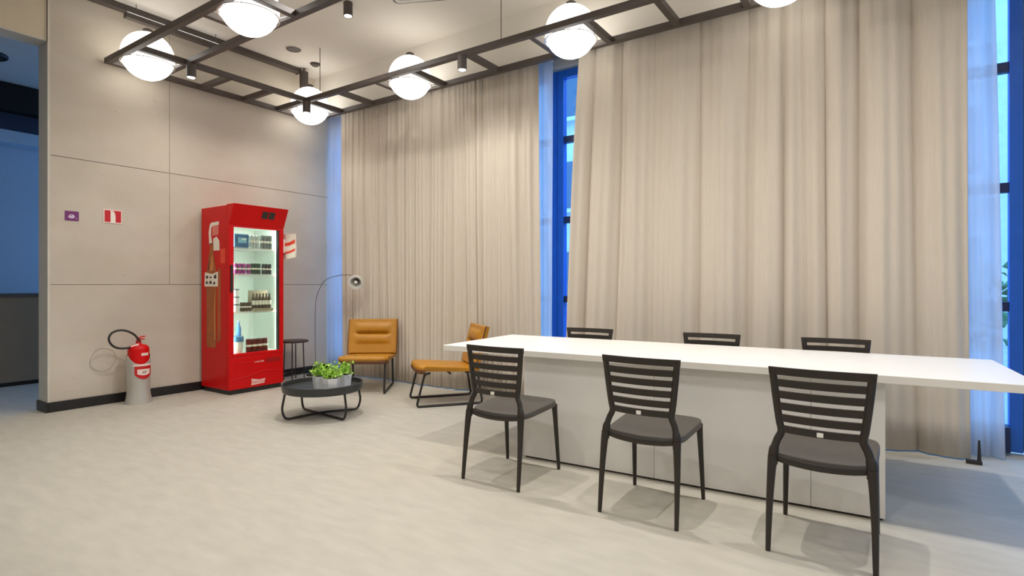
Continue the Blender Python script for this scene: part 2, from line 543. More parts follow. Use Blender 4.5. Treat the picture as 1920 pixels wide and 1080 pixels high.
# ------------------------------------------------------------------ drapes and sheers
def curtain_mesh(x0, x1, yb, z0, z1, pleat, amp, seed, nz=14, lean0=0.0, lean1=0.0, sub=0.35, flare=0.0, step=0.008):
    """hanging cloth: irregular rounded pleats, gathered a little at the heading"""
    rng = random.Random(seed)
    xs = []; ph = []; am = []
    x = x0; p = 0.0
    w = pleat; a = amp; nxt = 0.0
    keys = [(x0, 0.0, amp)]
    while keys[-1][0] < x1:
        ww = pleat * rng.choice((0.55, 0.8, 1.0, 1.25, 1.7))
        keys.append((keys[-1][0] + ww, keys[-1][1] + 2 * PI, amp * rng.uniform(0.45, 1.25)))
    n = int((x1 - x0) / step)
    k = 0
    prof = []
    p2 = rng.uniform(0, 6)
    for i in range(n + 1):
        x = x0 + (x1 - x0) * i / n
        while keys[k + 1][0] < x and k < len(keys) - 2:
            k += 1
        t = (x - keys[k][0]) / (keys[k + 1][0] - keys[k][0])
        aa = keys[k][2] * (1 - t) + keys[k + 1][2] * t
        c = 1.0 - 2.0 * abs(math.cos(PI * t)) ** 0.62      # rounded towards the room, creased at the back
        prof.append((x, aa, c, t))
    bm = bmesh.new()
    rows_ = []
    for j in range(nz + 1):
        s = j / nz                    # 0 hem .. 1 heading
        z = z0 + (z1 - z0) * s
        row = []
        for i, (x, aa, c, t) in enumerate(prof):
            u = (x - x0) / (x1 - x0)
            xx = x + (1 - s) * (lean0 * (1 - u) ** 3 + lean1 * u ** 3)
            g = 0.55 + 0.45 * min(1, (1 - s) * 3.0)
            wob = 0.012 * math.sin(5.1 * x + 2.2 * s + seed) + 0.006 * math.sin(31 * x + 4 * s)
            y = yb + aa * c * g + sub * amp * math.sin(2 * PI * x / (pleat * 0.37) + p2) * g + wob - flare * (1 - s) ** 2
            row.append(bm.verts.new((xx + 0.008 * math.sin(3 * s + x * 9), y, z)))
        rows_.append(row)
    for a, b in zip(rows_[:-1], rows_[1:]):
        for i in range(len(a) - 1):
            bm.faces.new((a[i], a[i + 1], b[i + 1], b[i]))
    return bm

def curtain(name, label, m, heading=True, **kw):
    t = thing(name, label, 'curtain', (0, 0, 0))
    o = obj('fabric', curtain_mesh(**kw), m, t, smooth=True)
    sd = o.modifiers.new('thickness', 'SOLIDIFY')
    sd.thickness = 0.003
    obj('track', box(kw['x0'], kw['x1'], kw['yb'] - 0.012, kw['yb'] + 0.012, 3.535, 3.56), M_TAG, t)
    return t
curtain('drape', 'long taupe drape behind the mustard armchairs', M_CURTAIN, x0=-6.10, x1=-3.03, yb=4.97, z0=0.012, z1=3.535, pleat=0.16, amp=0.030, seed=3, lean0=0.03, lean1=0.06)
curtain('drape', 'wide taupe drape behind the long white table', M_CURTAIN, x0=-2.54, x1=0.43, yb=4.97, z0=0.012, z1=3.535, pleat=0.23, amp=0.050, seed=11, lean0=-0.16, lean1=0.03, sub=0.12)
curtain('sheer_curtain', 'white sheer curtain showing beside the left drape', M_SHEER, x0=-6.55, x1=-2.93, yb=5.085, z0=0.012, z1=3.535, pleat=0.16, amp=0.014, seed=5)
curtain('sheer_curtain', 'white sheer curtain peeking out right of the wide drape', M_SHEER, x0=-2.3, x1=0.585, yb=5.12, z0=0.012, z1=3.535, pleat=0.17, amp=0.03, seed=9, lean1=0.07)

# ------------------------------------------------------------------ hanging light frame
FZ = 3.45
fr = thing('light_frame', 'dark bronze ladder frame hanging below the ceiling', 'light frame', (0, 0, FZ))
S = 0.055
def bar(x0, x1, y0, y1, name='rail'):
    return obj(name, box(x0, x1, y0, y1, -S / 2, S / 2), M_DARK, fr, bevel=0.004)
h = S / 2
XR = 3.35
bar(-6.5 - h, -6.5 + h, 2.38 - h, 4.78 + h)                 # outer, along the concrete wall
bar(-5.9 - h, -5.9 + h, 2.38 + h, 4.78 - h)                 # inner
bar(-6.5 + h, XR, 4.78 - h, 4.78 + h)                       # outer, along the drapes
bar(-6.5 + h, -5.9 - h, 4.25 - h, 4.25 + h, 'rung')
bar(-5.9 + h, XR, 4.25 - h, 4.25 + h)                       # inner, along the drapes
bar(-6.5 + h, XR, 2.38 - h, 2.38 + h)                       # near side
bar(-5.9 + h, XR, 2.85 - h, 2.85 + h)
for y in (2.85, 3.30, 3.80):
    bar(-6.5 + h, -5.9 - h, y - h, y + h, 'rung')
for x in (-5.32, -4.70, -4.15, -3.41, -2.68, -2.14, -1.52, -0.95, -0.40, 0.3, 1.0, 1.55, 2.3):
    bar(x - h, x + h, 4.25 + h, 4.78 - h, 'rung')
for x in (-4.69, -4.10, -3.4, -2.68, -2.12, -1.4, -0.7, -0.1, 0.6, 1.3, 1.9, 2.6):
    bar(x - h, x + h, 2.38 + h, 2.85 - h, 'rung')
for x in (-5.645, -3.0, -0.2, 2.5):
    obj('hanging_wire', tube([(x, 4.25, h - 0.005), (x, 4.25, CEIL - FZ)], 0.004, 6), M_DARK, fr)
for x in (-2.0, 1.5):
    obj('hanging_wire', tube([(x, 2.38, h - 0.005), (x, 2.38, CEIL - FZ)], 0.004, 6), M_DARK, fr)

GL = [(-6.2, 2.615, 'glowing globe lamp nearest the doorway'),
      (-4.395, 2.615, 'glowing globe lamp cut by the top of the picture on the near rails'),
      (-6.2, 4.515, 'glowing globe lamp in the far corner above the drinks fridge side'),
      (-4.425, 4.515, 'glowing globe lamp above the mustard armchairs'),
      (-2.41, 4.515, 'glowing globe lamp above the gap between the drapes'),
      (-0.675, 4.515, 'glowing globe lamp at the top edge in front of the wide drape'),
      (1.275, 4.515, 'glowing globe lamp right of the wide drape'),
      (-2.4, 2.615, 'glowing globe lamp over the middle of the floor'),
      (-0.4, 2.615, 'glowing globe lamp over the near chairs'),
      (1.6, 2.615, 'glowing globe lamp over the right side of the floor')]
GR = 0.235
prof = [(GR * math.sin(PI * k / 18), -GR * math.cos(PI * k / 18)) for k in range(1, 18)]
g0 = None
for k, (x, y, lab) in enumerate(GL):
    loc = (x, y, 3.505)
    if g0 is None:
        g0 = thing('globe_lamp', lab, 'lamp', loc, 0, 'opal globe lamps on the ceiling frame')
        bm = lathe([(0.001, -GR)] + prof + [(0.001, GR)], 36)
        obj('glass_globe', bm, M_GLOBE, g0, smooth=True)
        obj('cap', lathe([(0.045, GR - 0.008), (0.045, GR + 0.03), (0.02, GR + 0.045)], 16), M_DARK, g0)
        obj('support_ring', lathe([(GR + 0.004, -0.085), (GR + 0.004, -0.078), (GR - 0.004, -0.078), (GR - 0.004, -0.085), (GR + 0.004, -0.085)], 36, cap=False), M_CHROME, g0)
        for a in (45, 135, 225, 315):
            ca, sa = math.cos(math.radians(a)), math.sin(math.radians(a))
            obj('holder_rod', tube([(ca * (GR - 0.01), sa * (GR - 0.01), -0.082), (ca * 0.345, sa * 0.31, -0.056)], 0.004, 6), M_CHROME, g0)
    else:
        dup(g0, loc, 0, lab)

def spot_fixture(loc, label, lit=True, r=0.045, hgt=0.14, power=SPOT_W, size=2.75, blend=0.8, arm=0.0, group='cylinder spotlights'):
    t = thing('cylinder_spotlight', label, 'spotlight', loc, 0, group)
    obj('housing', lathe([(r * 0.86, -hgt + 0.004), (r, -hgt), (r, -0.004), (r - 0.004, 0)], 20), M_DARK, t, smooth=False)
    obj('lens', lathe([(r * 0.82, -hgt + 0.002), (r * 0.82, -hgt + 0.0035)], 20), M_LENS if lit else M_PRINTK, t)
    if power > 0:
        L = bpy.data.lights.new('spot_light', 'SPOT')
        L.energy = power
        L.color = (1.0, 0.955, 0.90)
        L.spot_size = size
        L.spot_blend = blend
        L.shadow_soft_size = 0.04
        lo = bpy.data.objects.new('spot_light', L)
        COL.objects.link(lo)
        lo.parent = t
        lo.location = (0, 0, -hgt - 0.01)
    return t
spot_fixture((-5.82, 2.85, FZ - h), 'cylinder spotlight under the frame corner by the doorway globe', power=30)
spot_fixture((-5.86, 4.22, FZ - h), 'cylinder spotlight under the frame in front of the corner globe', power=30)
spot_fixture((-3.44, 4.22, FZ - h), 'small cylinder spotlight under the frame between two globes by the drapes', power=40)
spot_fixture((-4.5, 3.72, CEIL), 'cylinder spotlight on the ceiling behind the near globe', power=SPOT_W * 0.7)
for x, side in ((-3.6, 'left of the table'), (-1.5, 'over the table middle'), (0.25, 'over the right table end')):
    spot_fixture((x, 3.15, CEIL), 'cylinder spotlight on the ceiling ' + side, power=SPOT_W * 2.8, size=2.6, blend=0.9)
for y, row in ((1.3, 'second row in from the drapes'), (-0.8, 'third row in from the drapes'), (-2.6, 'row by the back wall')):  # unseen grid of spots, added for even room light and floor bounce
    for x, col_ in ((-5.0, 'nearest the doorway side'), (-2.8, 'left of the middle'), (-0.6, 'just right of the middle'), (1.6, 'on the right side'), (3.6, 'nearest the right wall')):
        spot_fixture((x, y, CEIL), 'added unseen ceiling spotlight, ' + row + ', ' + col_, power=SPOT_W)

# ceiling track along the concrete wall
tr = thing('lighting_track', 'dark lighting track on the ceiling along the concrete wall', 'lighting track', (-6.43, 3.3, CEIL))
obj('rail', box(-0.045, 0.045, -2.6, 1.2, -0.06, 0.0), M_DARK, tr, bevel=0.004)
obj('end_cap', box(-0.05, 0.05, 1.2, 1.215, -0.065, 0.0), M_DARK, tr)
ts = thing('track_spotlight', 'dark spotlight hanging at the end of the ceiling track', 'spotlight', (-6.36, 4.54, CEIL), 0)
obj('housing', lathe([(0.05, -0.26), (0.055, -0.25), (0.055, -0.05), (0.045, -0.04)], 18), M_DARK, ts)
obj('stem', lathe([(0.012, -0.04), (0.012, 0)], 10), M_DARK, ts)
obj('lens', lathe([(0.042, -0.262), (0.042, -0.26)], 18), M_PRINTK, ts)
ll = thing('linear_light', 'slim linear light fitting hung beside the ceiling track', 'light fitting', (-6.3, 2.95, 3.86), 0)
obj('housing', box(-0.035, 0.035, -0.5, 0.5, 0.0, 0.05), M_DARK, ll, bevel=0.004)
obj('diffuser', box(-0.028, 0.028, -0.49, 0.49, 0.05, 0.056), M_STRIP, ll)
for y in (-0.4, 0.4):
    obj('hanging_wire', tube([(0, y, 0.05), (0, y, CEIL - 3.86)], 0.003, 6), M_DARK, ll)
sd = thing('ceiling_speaker', 'round dark recessed ceiling speaker near the track end', 'speaker', (-5.93, 4.09, CEIL), 0)
obj('grille', lathe([(0.08, -0.012), (0.085, -0.008), (0.085, 0)], 28), M_DARK, sd)
obj('bezel', lathe([(0.1, -0.005), (0.1, 0), (0.086, 0), (0.086, -0.006), (0.1, -0.005)], 28, cap=False), M_CEIL, sd)
sd2 = thing('smoke_detector', 'small dark smoke detector on the ceiling behind the track spotlight', 'detector', (-6.1, 4.52, CEIL), 0)
obj('dome', lathe([(0.03, -0.035), (0.05, -0.02), (0.055, 0)], 20), M_DARK, sd2)
obj('base_plate', lathe([(0.065, -0.006), (0.065, 0)], 20), M_DARK, sd2)
av = thing('ceiling_vent', 'dark edged air vent cut by the top of the picture', 'vent', (-3.76, 3.98, CEIL), math.radians(25))
obj('vent_frame', prism(rrect(0.62, 0.3, 0.05), 'z', -0.02, 0.0), M_BLACK, av)
obj('vent_panel', prism(rrect(0.57, 0.25, 0.04), 'z', -0.026, -0.02), M_CEIL, av)
for k in range(3):
    obj('slat', box(-0.24, 0.24, -0.08 + k * 0.07, -0.06 + k * 0.07, -0.032, -0.026), M_REVEAL, av)

# ------------------------------------------------------------------ the long table
TROT = math.radians(3.6)
tb = thing('long_table', 'long white table on a broad pale pedestal panel', 'table', (-1.14, 3.80, 0), TROT)
TL, TW = 3.36, 1.02
obj('tabletop', prism(rrect(TL, TW, 0.012, 3), 'z', 0.715, 0.755), M_WHITE, tb, bevel=0.0025)
pd = obj('pedestal', box(-1.02, 1.09, -0.43, 0.02, 0.012, 0.715), M_TBASE, tb, bevel=0.003)
for x0, x1 in ((-1.02, -0.101), (-0.099, 0.754), (0.756, 1.09)):
    obj('panel', box(x0, x1, -0.44, -0.43, 0.012, 0.715), M_TBASE, pd, bevel=0.0012)
obj('floor_plate', box(-1.01, 1.08, -0.43, 0.01, 0.0, 0.012), M_BASE, tb)

# ------------------------------------------------------------------ dining chairs
def hw(z):
    """half width of the chair back at height z"""
    t = min(1, max(0, (z - 0.52) / 0.31))
    return 0.163 + 0.040 * (t ** 0.75)
def by(z):
    return -0.178 - 0.055 * max(0, (z - 0.5)) 
def make_chair():
    t = thing('dining_chair', 'x', 'chair', (0, 0, 0), 0, 'dark slatted chairs around the long table')
    # seat: dished panel with a rolled rim, rear edge bowed
    bm = bmesh.new()
    N = 48
    def outl(a, s):
        ca, sa = math.cos(a), math.sin(a)
        e = 0.32
        x = math.copysign(abs(ca) ** e, ca); y = math.copysign(abs(sa) ** e, sa)
        hwid = 0.212 + 0.006 * y
        yy = 0.02 + 0.215 * y
        if y < 0:
            yy += 0.035 * (abs(x) ** 2) * (-y) - 0.012 * (-y)
        return Vector((x * hwid * s, 0.02 + (yy - 0.02) * s, 0))
    levels = [(0.0, 0.430), (0.4, 0.431), (0.75, 0.436), (0.93, 0.444), (0.985, 0.443), (1.0, 0.436), (1.0, 0.412), (0.97, 0.410), (0.955, 0.424), (0.0, 0.418)]
    rings_ = []
    for s, z in levels:
        if s == 0:
            v = bm.verts.new((0, 0.02, z)); rings_.append([v] * N)
        else:
            rings_.append([bm.verts.new(outl(2 * PI * k / N, s) + Vector((0, 0, z + 0.07 * (outl(2 * PI * k / N, s).y)))) for k in range(N)])
    for a, b in zip(rings_[:-1], rings_[1:]):
        for k in range(N):
            q = [a[k], a[(k + 1) % N], b[(k + 1) % N], b[k]]
            q2 = []
            for v in q:
                if v not in q2: q2.append(v)
            if len(q2) >= 3: bm.faces.new(q2)
    shade_auto(obj('seat', bm, M_SEATP, t), 50)
    for s in (-1, 1):
        p = smooth_path([(s * 0.190, 0.205, 0.430), (s * 0.194, 0.213, 0.34), (s * 0.203, 0.243, 0.0)], 4)
        n_ = len(p)
        shade_auto(obj('leg', tube(p, [0.021 - 0.0105 * (k / (n_ - 1)) for k in range(n_)], 10), M_CHAIR, t))
        p = smooth_path([(s * 0.206, -0.243, 0.0), (s * 0.203, -0.222, 0.2), (s * 0.197, -0.205, 0.36), (s * 0.192, -0.196, 0.42)], 4)
        n_ = len(p)
        shade_auto(obj('leg', tube(p, [0.0105 + 0.0125 * (k / (n_ - 1)) for k in range(n_)], 10), M_CHAIR, t))
        # upright: waist above the seat, then flaring to the top corner
        pts = [(s * 0.193, -0.197, 0.385), (s * 0.191, -0.193, 0.44), (s * 0.177, -0.184, 0.495), (s * 0.160, -0.18, 0.535)]
        pts += [(s * (hw(z) - 0.008), by(z), z) for z in (0.58, 0.64, 0.70, 0.76, 0.81)]
        p = smooth_path(pts, 4)
        n_ = len(p)
        shade_auto(obj('back_upright', tube(p, [0.021 if k < 6 else 0.0165 for k in range(n_)], 10, squash=(1, 0.85)), M_CHAIR, t))
    p = smooth_path([(-0.185, -0.188, 0.418), (-0.11, -0.208, 0.409), (0, -0.217, 0.405), (0.11, -0.208, 0.409), (0.185, -0.188, 0.418)], 5)
    shade_auto(obj('rear_rail', tube(p, 0.0165, 10, squash=(0.6, 1.1)), M_CHAIR, t))
    def slat(z0, z1, name, wide=0.0):
        bm = bmesh.new()
        K = 12
        rows_ = []
        for k in range(K + 1):
            u = -1 + 2 * k / K
            col_ = []
            for z, dy in ((z0, -0.007), (z0, 0.007), (z1, 0.007), (z1, -0.007)):
                x = u * (hw(z) - 0.012 + wide)
                col_.append(bm.verts.new((x, by(z) - 0.022 * (1 - u * u) + dy, z)))
            rows_.append(col_)
        for a, b in zip(rows_[:-1], rows_[1:]):
            for i in range(4):
                bm.faces.new((a[i], a[(i + 1) % 4], b[(i + 1) % 4], b[i]))
        bm.faces.new(rows_[0]); bm.faces.new(list(reversed(rows_[-1])))
        return shade_auto(obj(name, bm, M_CHAIR, t))
    slat(0.797, 0.832, 'top_rail', 0.0205)
    for k in range(4):
        z1 = 0.777 - k * 0.0535
        slat(z1 - 0.0335, z1, 'back_slat')
    slat(0.533, 0.565, 'bottom_rail')
    # corner caps joining the top rail to the uprights
    tg = obj('tag', cbox((0, by(0.545) - 0.0335, 0.548), (0.026, 0.008, 0.020)), M_TAG, t, bevel=0.003)
    tg['label'] = 'white plastic tag'
    return t
CY = 2.973
ch = make_chair()
near = [(-2.004, CY - 0.01, 'dark slatted chair at the near left end of the white table'),
        (-1.079, CY, 'middle dark slatted chair on the near side of the white table'),
        (-0.258, CY + 0.03, 'nearest dark slatted chair, at the near right of the white table')]
for k, (x, y, lab) in enumerate(near):
    if k == 0:
        ch.location = (x, y, 0); ch['label'] = lab
    else:
        dup(ch, (x, y, 0), 0, lab)
for x, y, lab in ((-2.13, 4.155, 'dark chair behind the table at its far left, only its top rail showing'),
                  (-1.13, 4.215, 'dark chair behind the middle of the table, only its top rail showing'),
                  (-0.31, 4.29, 'dark chair behind the table at its far right, only its top rail showing')):
    dup(ch, (x, y, 0), PI + TROT, lab)

# ------------------------------------------------------------------ mustard armchairs
def make_armchair(label, loc, rotz):
    t = thing('lounge_armchair', label, 'armchair', loc, rotz, 'mustard leather lounge chairs')
    W = 0.272
    # seat: cushion profile in depth, rounded in plan at the front corners
    prof_ = [(0.335, 0.372), (0.33, 0.40), (0.30, 0.418), (0.15, 0.410), (-0.05, 0.392), (-0.25, 0.378), (-0.29, 0.36), (-0.28, 0.325), (-0.05, 0.333), (0.15, 0.342), (0.30, 0.352), (0.325, 0.36)]
    bm = bmesh.new()
    K = 16
    rows_ = []
    for k in range(K + 1):
        u = -1 + 2 * k / K
        e = abs(u) ** 6
        ins = 0.05 * e
        row = []
        for y, z in prof_:
            zc = 0.37 + (y * 0.05)
            yy = y - (ins if y > 0.2 else 0)
            row.append(bm.verts.new((u * W, yy, zc + (z - zc) * (1 - 0.35 * e))))
        rows_.append(row)
    n_ = len(prof_)
    for a, b in zip(rows_[:-1], rows_[1:]):
        for i in range(n_):
            bm.faces.new((a[i], a[(i + 1) % n_], b[(i + 1) % n_], b[i]))
    bm.faces.new(rows_[0]); bm.faces.new(list(reversed(rows_[-1])))
    st = shade_auto(obj('seat', bm, M_LEATHER, t), 60)
    pp = [(-W + 0.01, 0.25, 0.349), (-W + 0.03, 0.288, 0.352), (-0.18, 0.318, 0.354), (0.18, 0.318, 0.354), (W - 0.03, 0.288, 0.352), (W - 0.01, 0.25, 0.349)]
    obj('front_band', tube(smooth_path(pp, 4), 0.019, 8, squash=(0.8, 1.2)), M_LEATHER_D, st)
    # backrest: slab leaning back, two padded bulges with a dark slot between them
    B0 = Vector((0, -0.255, 0.375)); B1 = Vector((0, -0.365, 0.785))
    ax = (B1 - B0); Lb = ax.length; ax.normalize()
    nr = Vector((0, ax.z, -ax.y))      # towards the sitter
    Wb = 0.285
    bm = bmesh.new()
    NU, NV = 32, 36
    grid = []
    for j in range(NV + 1):
        v = j / NV
        row = []
        for i in range(NU + 1):
            u = -1 + 2 * i / NU
            d = 0.030
            iu = max(0, 1 - (abs(u) / 0.74) ** 10)
            if abs(u) < 0.74:
                for c, wd, hgt in ((0.42, 0.13, 0.022), (0.74, 0.13, 0.022)):
                    q = (v - c) / wd
                    if abs(q) < 1: d += hgt * iu * math.sqrt(max(0, 1 - q * q)) ** 1.2
                q = (v - 0.585) / 0.024
                d -= 0.026 * iu * math.exp(-q * q)
            ed = min(1 - abs(u), min(v, 1 - v) * 2)
            d -= 0.016 * max(0, 1 - ed / 0.06) ** 2
            row.append(bm.verts.new(B0 + ax * (v * Lb) + Vector((u * Wb, 0, 0)) + nr * d))
        grid.append(row)
    back = []
    for j in (0, NV):
        back.append([bm.verts.new(B0 + ax * (j / NV * Lb) + Vector(((-1 + 2 * i / NU) * Wb, 0, 0)) - nr * 0.03) for i in range(NU + 1)])
    for j in range(NV):
        for i in range(NU):
            bm.faces.new((grid[j][i], grid[j][i + 1], grid[j + 1][i + 1], grid[j + 1][i]))
    for i in range(NU):
        bm.faces.new((back[0][i], back[0][i + 1], grid[0][i + 1], grid[0][i]))
        bm.faces.new((back[1][i], grid[NV][i], grid[NV][i + 1], back[1][i + 1]))
        bm.faces.new((back[0][i], back[1][i], back[1][i + 1], back[0][i + 1]))
    for i in (0, NU):
        bm.faces.new([back[0][i]] + [grid[j][i] for j in range(NV + 1)] + [back[1][i]])
    bk = shade_auto(obj('backrest', bm, M_LEATHER, t), 45)
    for s in (-1, 1):
        p0 = B0 + Vector((s * (Wb + 0.004), 0, 0)); p1 = B1 + Vector((s * (Wb + 0.004), 0, 0))
        obj('side_piping', tube([p0 + nr * 0.01, p1 + nr * 0.01], 0.007, 8), M_LEATHER_D, bk)
        # sled leg: one bent bar on each side
        x = s * (W - 0.035)
        path = round_path([(x, 0.20, 0.335), (x, 0.255, 0.325), (x, 0.335, 0.012), (x, -0.33, 0.012), (x, -0.28, 0.335), (x, -0.15, 0.33)], 0.035)
        shade_auto(obj('sled_leg', tube(path, 0.0115, 8), M_BLACK, t))
    obj('cross_bar', tube([(-W + 0.035, 0.0, 0.322), (W - 0.035, 0.0, 0.322)], 0.010, 8), M_BLACK, t)
    return t
def face(fx, fy):
    return math.atan2(-fx, fy)
def place_front(front, f, d=0.335):
    L = math.hypot(*f)
    return (front[0] - f[0] / L * d, front[1] - f[1] / L * d, 0)
f1 = (0.61, -0.79)
a1 = make_armchair('mustard leather armchair facing the room beside the blue lit corner', place_front((-4.80, 4.16), f1), face(*f1))
f2 = (-0.61, -0.79)
p2_ = place_front((-4.025, 4.15), f2)
a2 = dup(a1, p2_, face(*f2), 'mustard leather armchair seen from its side, half behind the white table')

# ------------------------------------------------------------------ coffee table with pots
cc = (-4.34, 3.30)
kt = thing('coffee_table', 'low round charcoal tray table with crossed black legs', 'coffee table', (cc[0], cc[1], 0), YAW)
R = 0.355
obj('tray', lathe([(0.001, 0.232), (R * 0.93, 0.232), (R * 0.985, 0.242), (R, 0.262), (R + 0.003, 0.305), (R - 0.002, 0.310), (R - 0.008, 0.305), (R - 0.012, 0.268), (R - 0.03, 0.256), (0.001, 0.256)], 56), M_TRAY, kt)
for o in (kt.children[0],):
    shade_auto(o, 35)
for s in (-1, 1):
    a = [(-s * 0.265, -0.215, 0.236), (-s * 0.285, -0.235, 0.10), (-s * 0.262, -0.215, 0.013), (0, 0, 0.013 + (0.018 if s > 0 else 0)), (s * 0.262, 0.215, 0.013), (s * 0.285, 0.235, 0.10), (s * 0.265, 0.215, 0.236)]
    shade_auto(obj('leg', tube(round_path(a, 0.07, 6), 0.0105, 8), M_BLACK, kt))
def pot(label, loc, rot, r0, r1, hgt, leaves, seed):
    t = thing('potted_plant', label, 'potted plant', loc, rot, 'small plants on the coffee table')
    obj('pot', lathe([(r0, 0), (r1, hgt), (r1 - 0.006, hgt), (r1 - 0.01, hgt - 0.012), (0.001, hgt - 0.012)], 6), M_POT, t)
    obj('soil', lathe([(r1 - 0.012, hgt - 0.0115), (r1 - 0.012, hgt - 0.006)], 6), M_SOIL, t)
    fo = obj('foliage', leaf_cloud(random.Random(seed), leaves, 0.032, lambda r: (r.gauss(0, 0.034), r.gauss(0, 0.034), hgt + 0.003 + abs(r.gauss(0, 0.045)))), M_LEAF, t)
    fo['kind'] = 'stuff'
    return t
cF = Vector((-math.sin(YAW), math.cos(YAW))); cR = Vector((math.cos(YAW), math.sin(YAW)))
def ctp(r_, f_):
    p = Vector(cc) + cR * r_ + cF * f_
    return (p.x, p.y, 0.256)
pot('front pale hexagonal pot with bushy green plant on the tray table', ctp(0.14, -0.20), YAW + 0.5, 0.062, 0.078, 0.125, 260, 1)
pot('pale pot with green plant at the left of the tray table cluster', ctp(-0.015, -0.03), YAW + 0.2, 0.058, 0.072, 0.115, 220, 2)
pot('pale pot with green plant at the right rear of the tray table cluster', ctp(0.184, 0.06), YAW + 0.8, 0.058, 0.072, 0.115, 200, 3)

# ------------------------------------------------------------------ drinks fridge
fd = thing('drinks_fridge', 'tall red drinks fridge with glass door and lit shelves', 'fridge', (-6.24, 3.64, 0))
hx, hy = 0.29, 0.33           # half depth, half width
T = 0.03
obj('plinth', box(-hx + 0.01, hx - 0.02, -hy + 0.02, hy - 0.02, 0.0, 0.05), M_BLACK, fd)
cab = obj('cabinet_side', box(-hx, hx - 0.05, -hy, -hy + T, 0.05, 2.075), M_RED, fd, bevel=0.006)
obj('cabinet_side', box(-hx, hx - 0.05, hy - T, hy, 0.05, 2.075), M_RED, fd, bevel=0.006)
obj('back_panel', box(-hx, -hx + 0.02, -hy + T, hy - T, 0.05, 2.07), M_FRIDGE, fd)
obj('cabinet_floor', box(-hx + 0.02, hx - 0.05, -hy + T, hy - T, 0.40, 0.44), M_FRIDGE, fd)
obj('cabinet_top', box(-hx + 0.02, hx - 0.05, -hy + T, hy - T, 1.865, 1.885), M_FRIDGE, fd)
obj('roof', box(-hx + 0.02, hx - 0.05, -hy + T, hy - T, 2.05, 2.075), M_RED, fd)
for s in (-1, 1):
    obj('liner', box(-hx + 0.02, hx - 0.055, s * (hy - T) - 0.006 if s > 0 else -hy + T, s * (hy - T) if s > 0 else -hy + T + 0.006, 0.44, 1.865), M_FRIDGE, fd)
# header that flares forward
hd = obj('header', prism([(hx - 0.05, 1.86), (hx, 1.86), (hx + 0.10, 2.085), (hx - 0.05, 2.085)], 'y', -hy, hy), M_RED, fd, bevel=0.005)
def on_header(y0, y1, v0, v1, name, m, lift=0.004):
    a = Vector((hx, 1.86)); b = Vector((hx + 0.10, 2.085))
    nrm = Vector((b.y - a.y, -(b.x - a.x))).normalized()
    bm = bmesh.new()
    q = []
    for v, l in ((v0, 0.0005), (v1, 0.0005), (v1, lift), (v0, lift)):
        p = a.lerp(b, v) + nrm * l
        q.append(p)
    prism([(p.x, p.y) for p in q], 'y', y0, y1, bm)
    return obj(name, bm, m, hd)
on_header(0.02, 0.09, 0.42, 0.76, 'display', M_PRINTK)
on_header(0.105, 0.175, 0.42, 0.76, 'display', M_PRINTK)
# lower front
kp = obj('kick_panel', box(hx - 0.05, hx, -hy, hy, 0.05, 0.405), M_RED, fd, bevel=0.012)
obj('ridge', tube(smooth_path([(hx - 0.001, -hy + 0.03, 0.16), (hx - 0.001, -0.1, 0.185), (hx - 0.001, 0.1, 0.225), (hx - 0.001, hy - 0.03, 0.20)], 5), 0.006, 6), M_RED, kp)
obj('ridge', tube([(hx - 0.001, -hy + 0.05, 0.335), (hx - 0.001, 0.0, 0.345)], 0.005, 6), M_RED, kp)
obj('grille', box(hx, hx + 0.004, 0.10, 0.28, 0.315, 0.365), M_REDD, kp)
FX = Matrix(((0, 0, 1, 0), (1, 0, 0, 0), (0, 1, 0, 0), (0, 0, 0, 1)))      # text plane -> facing +X
text_mesh('small_lettering', 'Coca-Cola', 0.026, M_PRINTW, kp, Matrix.Translation((hx + 0.001, 0.02, 0.335)) @ FX, 0.0008, 0.25)
lp = obj('logo_plate', prism([(-0.075, 0.075), (0.085, 0.085), (0.095, 0.135), (0.02, 0.128), (-0.07, 0.15)], 'x', hx + 0.0005, hx + 0.003), mat('pink_white_print', (0.80, 0.55, 0.50), 0.5), kp)
text_mesh('logo_lettering', 'Coca-Cola', 0.042, M_RED, lp, Matrix.Translation((hx + 0.0035, 0.008, 0.108)) @ FX, 0.0008, 0.25)
# door
dr = obj('door', box(hx - 0.05, hx, -hy, -hy + 0.055, 0.405, 1.86), M_RED, fd, bevel=0.006)
obj('door_rail', box(hx - 0.05, hx, hy - 0.055, hy, 0.405, 1.86), M_RED, dr, bevel=0.006)
obj('door_rail', box(hx - 0.05, hx, -hy + 0.055, hy - 0.055, 0.405, 0.445), M_RED, dr, bevel=0.004)
obj('door_rail', box(hx - 0.05, hx, -hy + 0.055, hy - 0.055, 1.84, 1.86), M_RED, dr, bevel=0.004)
obj('glass', box(hx - 0.03, hx - 0.022, -hy + 0.055, hy - 0.055, 0.445, 1.84), M_FGLASS, dr)
obj('gasket', box(hx - 0.045, hx - 0.004, hy - 0.068, hy - 0.055, 0.445, 1.84), M_BLACK, dr)
obj('handle', box(hx, hx + 0.02, -hy + 0.012, -hy + 0.036, 1.12, 1.42), M_PRINTK, dr, bevel=0.006)
# shelves and lamps
SH = [1.62, 1.326, 0.905]
for z in SH:
    s_ = obj('shelf', box(-hx + 0.03, hx - 0.075, -hy + T + 0.006, hy - T - 0.006, z - 0.012, z), M_WIRE, fd)
    obj('price_strip', box(hx - 0.075, hx - 0.07, -hy + T + 0.01, hy - T - 0.01, z - 0.02, z + 0.006), M_TAG, s_)
obj('led_strip', box(hx - 0.075, hx - 0.055, -hy + T + 0.03, hy - T - 0.03, 1.855, 1.865), M_LED, fd)
for s in (-1, 1):
    y = s * (hy - T - 0.012)
    obj('led_strip', box(hx - 0.075, hx - 0.06, y - 0.004, y + 0.004, 0.46, 1.84), M_LED, fd)
